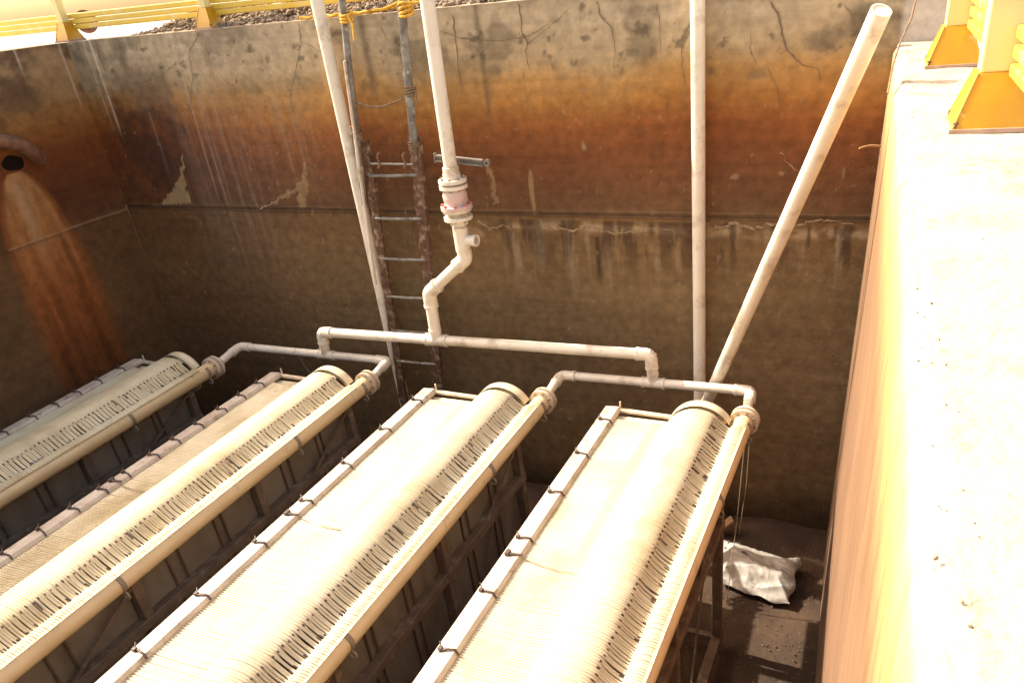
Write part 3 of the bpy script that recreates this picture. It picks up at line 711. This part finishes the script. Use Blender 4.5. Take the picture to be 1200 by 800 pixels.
for p in pts: p.y = YL-.05
tag(MB().tube(fillet(pts, .1, 4), .008, 6).build('rope', M['brownrope']), 'slack brown rope tied between the two ladder poles', 'rope')

# yellow rope along the top edge
pts = [onY(x, y, 5.06) for x, y in ((352,26),(372,22),(395,18),(410,18.5),(430,15),(455,10),(474,5),(488,2),(500,-3))]
mb = MB(); P = [p.lerp(q, k/6) for p, q in zip(pts[:-1], pts[1:]) for k in range(6)]
P = [Vector((p.x, p.y+.006*math.sin(i*.9), max(p.z, TOP+.012) + .004*math.sin(i*1.7))) for i, p in enumerate(P)]
mb.tube(P, .011, 7)
yr = tag(mb.build('rope', M['rope']), 'bright yellow rope lashing the ladder top to the wall edge', 'rope')
c = L(410, 18); c.y = YL-.04; mb = MB()
for k in range(3): mb.tube([(c.x+.038*math.cos(a), c.y+.04*math.sin(a), c.z+(k-1.5)*.018+.010*math.sin(a)) for a in [i*math.pi/7 for i in range(15)]], .009, 6)
mb.tube([c+Vector((.03,-.03,0)), c+Vector((.07,-.05,-.05)), c+Vector((.06,-.05,-.14))], .007, 6)
mb.tube([c+Vector((.0,.03,0)), c+Vector((.02,.12,.0)), Vector((c.x+.04, 5.06, TOP+.02))], .008, 6)
mb.build('knot', M['rope'], yr)
c = L(479, 5); c.y = YL-.04; mb = MB()
for k in range(4): mb.tube([(c.x+.042*math.cos(a), c.y+.04*math.sin(a), c.z+(k-3)*.017+.012*math.sin(a+k)) for a in [i*math.pi/7 for i in range(15)]], .010, 6)
mb.tube([c+Vector((-.03,.0,.02)), c+Vector((-.12,.03,-.0)), c+Vector((-.22,.05,-.02))], .010, 6)
mb.tube([c+Vector((.0,.03,0)), c+Vector((.02,.12,.0)), Vector((c.x+.04, 5.06, TOP+.02))], .008, 6)
mb.build('knot', M['rope'], yr)
pts = [onY(x, y, 5.10) for x, y in ((250,6),(290,2),(340,0),(385,2),(420,3),(470,2))]

# bracket beside the riser
bl, br_ = onY(510, 185, 4.60), onY(566, 191, 4.60); br_.y = 4.60; bl.y = 4.60
bkt = thing('pipe_bracket', 'small pale metal channel bracket crossing behind the white riser just above the pink valve', 'bracket', bl)
mb = MB(); 
for dz_ in (-.012, .012): mb.beam(bl+Vector((0,0,dz_*1.3)), br_+Vector((0,0,dz_*1.3)), .03, .008)
mb.beam(bl+Vector((0,.013,0)), br_+Vector((0,.013,0)), .004, .026)
mb.box(bl.x-.002, bl.x+.005, 4.585, 4.615, bl.z-.03, bl.z+.03); mb.build('channel', M['galv'], bkt)
MB().ring((br_.x+.03, 4.59, br_.z), (br_.x+.03, 4.61, br_.z), .022, .009, 20).build('eye', M['galv'], bkt)


# ------------------------------------------------------------------ outlet in the left wall
ol = onX(6, 180, LEFTX)
out = thing('drain_outlet', 'short curved rusty outlet pipe in the left wall above the orange fan stain', 'outlet', (LEFTX, 4.15, -.9))
pth = [onX(-30, 178, LEFTX+.06), onX(-6, 166, LEFTX+.10), onX(16, 167, LEFTX+.12), onX(34, 176, LEFTX+.10), onX(46, 186, LEFTX+.02)]
MB().tube(fillet(pth, .12, 6), .052, 16).build('bend', M['pipe_rust'], out)
c = onX(18, 188, LEFTX); mb = MB(); N = 24
vs = [(LEFTX+.009, c.y-.03+(.085+.006*math.sin(k*.7))*math.cos(2*math.pi*k/N), c.z-.015+(.055+.006*math.cos(k*.9))*math.sin(2*math.pi*k/N)) for k in range(N)]
vs += [(LEFTX-.01, v[1], v[2]) for v in vs]
MB().add(vs, [tuple(range(N))] + [(k, N+k, N+(k+1) % N, (k+1) % N) for k in range(N)]).build('opening', M['dark'], out)  # dark disc on the wall, drawn as the shade inside the hole

# ------------------------------------------------------------------ railings
def railing(name, label, posts, dirv, side, slat_h, length_pre, length_post, base_z, zs, pw_=.085, base=.2, gh=.15):
    t = thing(name, label, 'railing', (*posts[0], base_z))
    d = Vector((dirv[0], dirv[1], 0)).normalized(); n = Vector((-d.y, d.x, 0))
    for p in posts:
        p = Vector((p[0], p[1], base_z)); h = base/2; q = pw_/2
        def R4(hh, z): return [p + d*a*hh + n*b*hh + Vector((0,0,z)) for a, b in ((-1,-1),(1,-1),(1,1),(-1,1))]
        pl = MB(); g = R4(h+.004, 0) + R4(h+.004, .012); pl.add(g, [(3,2,1,0),(4,5,6,7),(0,1,5,4),(1,2,6,5),(2,3,7,6),(3,0,4,7)])
        pl.build('base_plate', M['plate'], t)
        gs = MB(); g = R4(h-.004, .012) + R4(q+.006, gh); gs.add(g, [(3,2,1,0),(4,5,6,7),(0,1,5,4),(1,2,6,5),(2,3,7,6),(3,0,4,7)])
        for a, b in ((-1,-1),(1,-1),(1,1),(-1,1)):
            gs.tube([p + d*a*(h-.006) + n*b*(h-.006) + Vector((0,0,.014)), p + d*a*(q+.005) + n*b*(q+.005) + Vector((0,0,gh))], .0035, 6)
        go = gs.build('gusset', M['yellow'], t)
        for a in (-1, 1):
            for b in (-1, 1):
                c_ = p + d*a*(h-.012) + n*b*(h-.012); MB().cyl(c_+Vector((0,0,.012)), c_+Vector((0,0,.030)), .008, 6).build('bolt', M['rust'], t)
        ps = MB(); g = R4(q, gh) + R4(q, 1.05); ps.add(g, [(3,2,1,0),(4,5,6,7),(0,1,5,4),(1,2,6,5),(2,3,7,6),(3,0,4,7)])
        ps.build('post', M['pale_yellow'], t, bevel=.004)
    A = Vector((*posts[0], base_z)) - d*length_pre; B = Vector((*posts[-1], base_z)) + d*length_post
    for z in zs:
        MB().beam(A + n*side + Vector((0,0,z)), B + n*side + Vector((0,0,z)), .026, slat_h).build('slat', M['slat'], t, bevel=.006)
    MB().tube([A + Vector((0,0,1.07)), B + Vector((0,0,1.07))], .03, 16).build('handrail', M['yellow'], t)
    return t
rd = Vector((-.058, 1, 0)).normalized()
railing('railing', 'yellow railing with three toe slats standing on the bleached top of the right wall', [(.188, 2.76), (.100, 4.08)], (rd.x, rd.y), -.045, .033, 4.0, .45, LZ+.008, (.155, .203, .251), .095, .215, .15)
railing('railing', 'yellow railing on the far wall top in front of the rubble, above the left corner', [(-6.40, 5.12), (-4.905, 5.12)], (1, 0), .052, .036, 3.0, 1.5, TOP, (.096, .1345, .173), .06, .16, .135)

# ------------------------------------------------------------------ rubble on top of the back wall
mb = MB(); rg = random.Random(5)
def stone(mb, c, r, rg):
    bm = bmesh.new(); bmesh.ops.create_icosphere(bm, subdivisions=1, radius=1)
    sx, sy, sz = [rg.uniform(.6, 1.2)*r for _ in range(3)]; a = rg.random()*6.28; ca, sa = math.cos(a), math.sin(a)
    vs = []
    for v in bm.verts:
        k = rg.uniform(.75, 1.15); x, y, z = v.co.x*sx*k, v.co.y*sy*k, v.co.z*sz*k*.8; vs.append((c[0]+x*ca-y*sa, c[1]+x*sa+y*ca, c[2]+z))
    fs = [tuple(v.index for v in f.verts) for f in bm.faces]; bm.free(); mb.add(vs, fs)
for i in range(5200):
    x = rg.uniform(-5.75, -2.55); tt = rg.random(); y = 5.13 + tt*.75
    k = min(1, (x+5.75)/.3); h = (.02 + .10*min(1, tt*2.2))*k*(.8+.4*math.sin(x*7)*.5+.2)
    stone(mb, (x, y, TOP - .005 + h*rg.uniform(.5, 1)), rg.choice((.008,.010,.012,.016,.02,.03)), rg)
o = mb.build('rubble', M['stone']); tag(o, kind='stuff', label='strip of grey gravel and broken concrete along the far wall top', cat='rubble')
# mound body under the stones
vs = []; fs = []; nxx, nyy = 80, 10
for i in range(nxx+1):
    for j in range(nyy+1):
        x = -5.78 + 3.25*i/nxx; tt = j/nyy; k = min(1, i/8, (nxx-i)/6)
        vs.append((x, 5.10+tt*.85, TOP - .004 + (math.sin(min(1, tt*1.3)*math.pi*.5)*.085 + rg.uniform(-.008, .012) if 0 < j < nyy else 0)*k - (.07 if j == nyy else 0)))
for i in range(nxx):
    for j in range(nyy):
        q = i*(nyy+1)+j; fs.append((q, q+nyy+1, q+nyy+2, q+1))
o = MB().add(vs, fs, True).build('rubble', M['stone']); tag(o, kind='stuff', label='low mound of packed grey grit under the gravel on the far wall top', cat='rubble')
# two brick bits and a rusty disc beyond the railing
for x, y, z, a, lb_ in ((-5.22, 6.1, -.17, .3, 'broken red brick lying behind the far railing, left of its second post'), (-4.95, 6.2, -.16, -.4, 'smaller red brick piece partly hidden behind the second post of the far railing')):
    bm = bmesh.new(); bmesh.ops.create_cube(bm, size=1)
    bmesh.ops.scale(bm, vec=(.2 if a > 0 else .13, .1, .07), verts=bm.verts); bmesh.ops.bevel(bm, geom=bm.edges, offset=.008, segments=2)
    for v in bm.verts: v.co += Vector((rg.uniform(-.004,.004), rg.uniform(-.004,.004), rg.uniform(-.004,.004)))
    me = bpy.data.meshes.new('brick'); bm.to_mesh(me); bm.free(); me.materials.append(M['brick'])
    o = bpy.data.objects.new('brick', me); COL.objects.link(o); o.location = (x, y, z); o.rotation_euler = (.05, .08, a); tag(o, lb_, 'brick')
dp = onY(98, 17, 5.9)
dk = thing('pipe_end', 'round rusty pipe end lying on the ground beyond the far railing', 'pipe', (dp.x, 5.9, -.235))
MB().ring((dp.x, 5.9, dp.z-.06), (dp.x-.45, 6.27, dp.z-.06), .095, .070).build('shell', M['pipe_rust'], dk)
MB().cyl((dp.x-.03, 5.925, dp.z-.06), (dp.x-.04, 5.933, dp.z-.06), .072).build('plug', M['brick'], dk)

# ------------------------------------------------------------------ silver sack on the floor
c4 = [onY(843, 633, 4.70), onY(940, 660, 4.66), onY(925, 705, 4.28), onY(842, 673, 4.38)]
FZ = -3.80
def bagp(u, v):
    a = Vector((-.985, 4.60)).lerp(Vector((-.385, 4.52)), u); b = Vector((-.905, 4.20)).lerp(Vector((-.405, 4.09)), u); return a.lerp(b, v)
nu, nv = 84, 60; vs = []; fs = []
sacks = []
N1 = lambda a, b, sd: float(vnoise(np.array([a]), np.array([b]), sd)[0])
for side in (1, -1):
    for i in range(nu+1):
        for j in range(nv+1):
            u, v = i/nu, j/nv; p = bagp(u, v)
            e = min(u*1.4, (1-u)*1.4, v, 1-v); env = min(1, e*4.2)**.7
            fold = abs(N1(u*3+v*6, v*2.5-u*1.5+30, 33)-.5)*2; f2 = abs(N1(u*9-v*4, v*13+9, 35)-.5)*2; f3 = abs(N1(u*22, v*24+u*9+9, 37)-.5)*2
            if side == 1: z = FZ + .03 + env*(.040 + .040*N1(u*3, v*3+9, 31) + .045*(1-fold) + .010*(1-f2)) + .003*f3
            else: z = FZ + .03 - env*.02
            z += .03*(1-u)*(1-v) + .05*max(0, u-.82)/.18*(1-v)
            if e == 0: z += .012*math.sin(u*17)*math.cos(v*9)
            k = (e < .02)
            sacks.append((p.x+.012*math.sin(v*13)*k, p.y+(.010*math.sin(u*15)-.02*math.sin(u*3.1))*k, z))
m1 = (nu+1)*(nv+1)
for s_ in (0, 1):
    for i in range(nu):
        for j in range(nv):
            q = s_*m1 + i*(nv+1)+j; f = (q, q+1, q+nv+2, q+nv+1); fs.append(f if s_ else f[::-1])
sk_ = thing('sack', 'crumpled silver plastic sack lying on the basin floor by the right wall', 'sack', (-.7, 4.4, -3.82))
bo = MB().add(sacks, fs, True).build('sack_body', M['bag'], sk_)
mb = MB()
for u, v, l_ in ((.10,.13,.05), (.13,.2,.03), (.20,.14,.05), (.24,.17,.04), (.09,.30,.025), (.32,.42,.05), (.36,.45,.03)):
    k = int(u*nu)*(nv+1)+int(v*nv); p = Vector(sacks[k]); q = Vector(sacks[k+(nv+1)*int(1+l_*60)])
    mb.beam(p+Vector((0,0,.004)), q+Vector((0,.006,.004)), .018, .004)
mb.build('print_marks', M['tie_and_gap'], sk_)

# small things
t1, t2 = onY(876, 500, 4.16), onY(852, 700, 4.16)
for (px0, px1, lb_, dx) in ((874, 851, 'pale string hanging from the rightmost rack flange down to the floor', 0),):
    a = onY(px0, 506, 4.2); b = onZ_ = pix(px1, 708); b = b*(-3.79/b.z)
    tag(MB().tube([a, a.lerp(b, .5)+Vector((.008,0,0)), b], .0032, 5).build('string', M['wire']), lb_, 'string')
a = onY(879, 505, 4.2); b = pix(866, 625); b = b*(-3.2/b.z)
tag(MB().tube([a, a.lerp(b, .5)+Vector((.012,0,0)), b], .0022, 5).build('string', M['wire']), 'shorter thin thread dangling beside the pale string at the rightmost flange', 'string')
pts = [onY(1076, -12, 4.9), onY(1068, 22, 4.75), onY(1055, 50, 4.6), onY(1046, 78, 4.45), onY(1040, 110, 4.3)]
tag(MB().tube(fillet(pts, .3, 6), .0045, 6).build('wire', M['brownrope']), 'thin brown wire curving down over the right wall edge near the slanting pipe', 'wire')
pts = [onY(1031, 172, 4.6), onY(1022, 171, 4.55), onY(1014, 172, 4.5), onY(1007, 174, 4.45)]
tag(MB().tube(pts, [.008,.007,.006,.004], 6).build('twig', M['timber']), 'pale twig sticking out of the right wall below the slanting pipe', 'twig')
p = pix(849, 622); p = p*(-3.76/p.z)
o = MB().beam(p+Vector((-.05,0,0)), p+Vector((.05,.05,.09)), .07, .02).build('wood_offcut', M['timber'], None, .003); tag(o, 'small tan wood offcut leaning at the head of the silver sack', 'wood offcut')
p = pix(772, 622)
# loose grit on the floor
mb = MB(); rg = random.Random(8)
for i in range(900):
    x = rg.uniform(-1.3, -.1); y = rg.uniform(2.6, 4.95)
    stone(mb, (x, y, -3.818+rg.random()*.01), rg.choice((.003,.004,.005,.008)), rg)
tag(mb.build('grit', M['grit']), kind='stuff', label='loose grit scattered over the basin floor beside the right wall', cat='grit')
mb = MB()
for i in range(150):
    y = rg.uniform(.2, 4.95); x = rtop(y) + (.03 + rg.random()*.36 if i % 3 == 0 else .012 + rg.random()**2*.05)
    stone(mb, (x, y, LZ+.009), rg.choice((.0012,.0015,.002,.003)), rg)
tag(mb.build('grit', M['stone']), kind='stuff', label='fine crumbs scattered over the bleached top of the right wall', cat='grit')
bpy.context.view_layer.update()
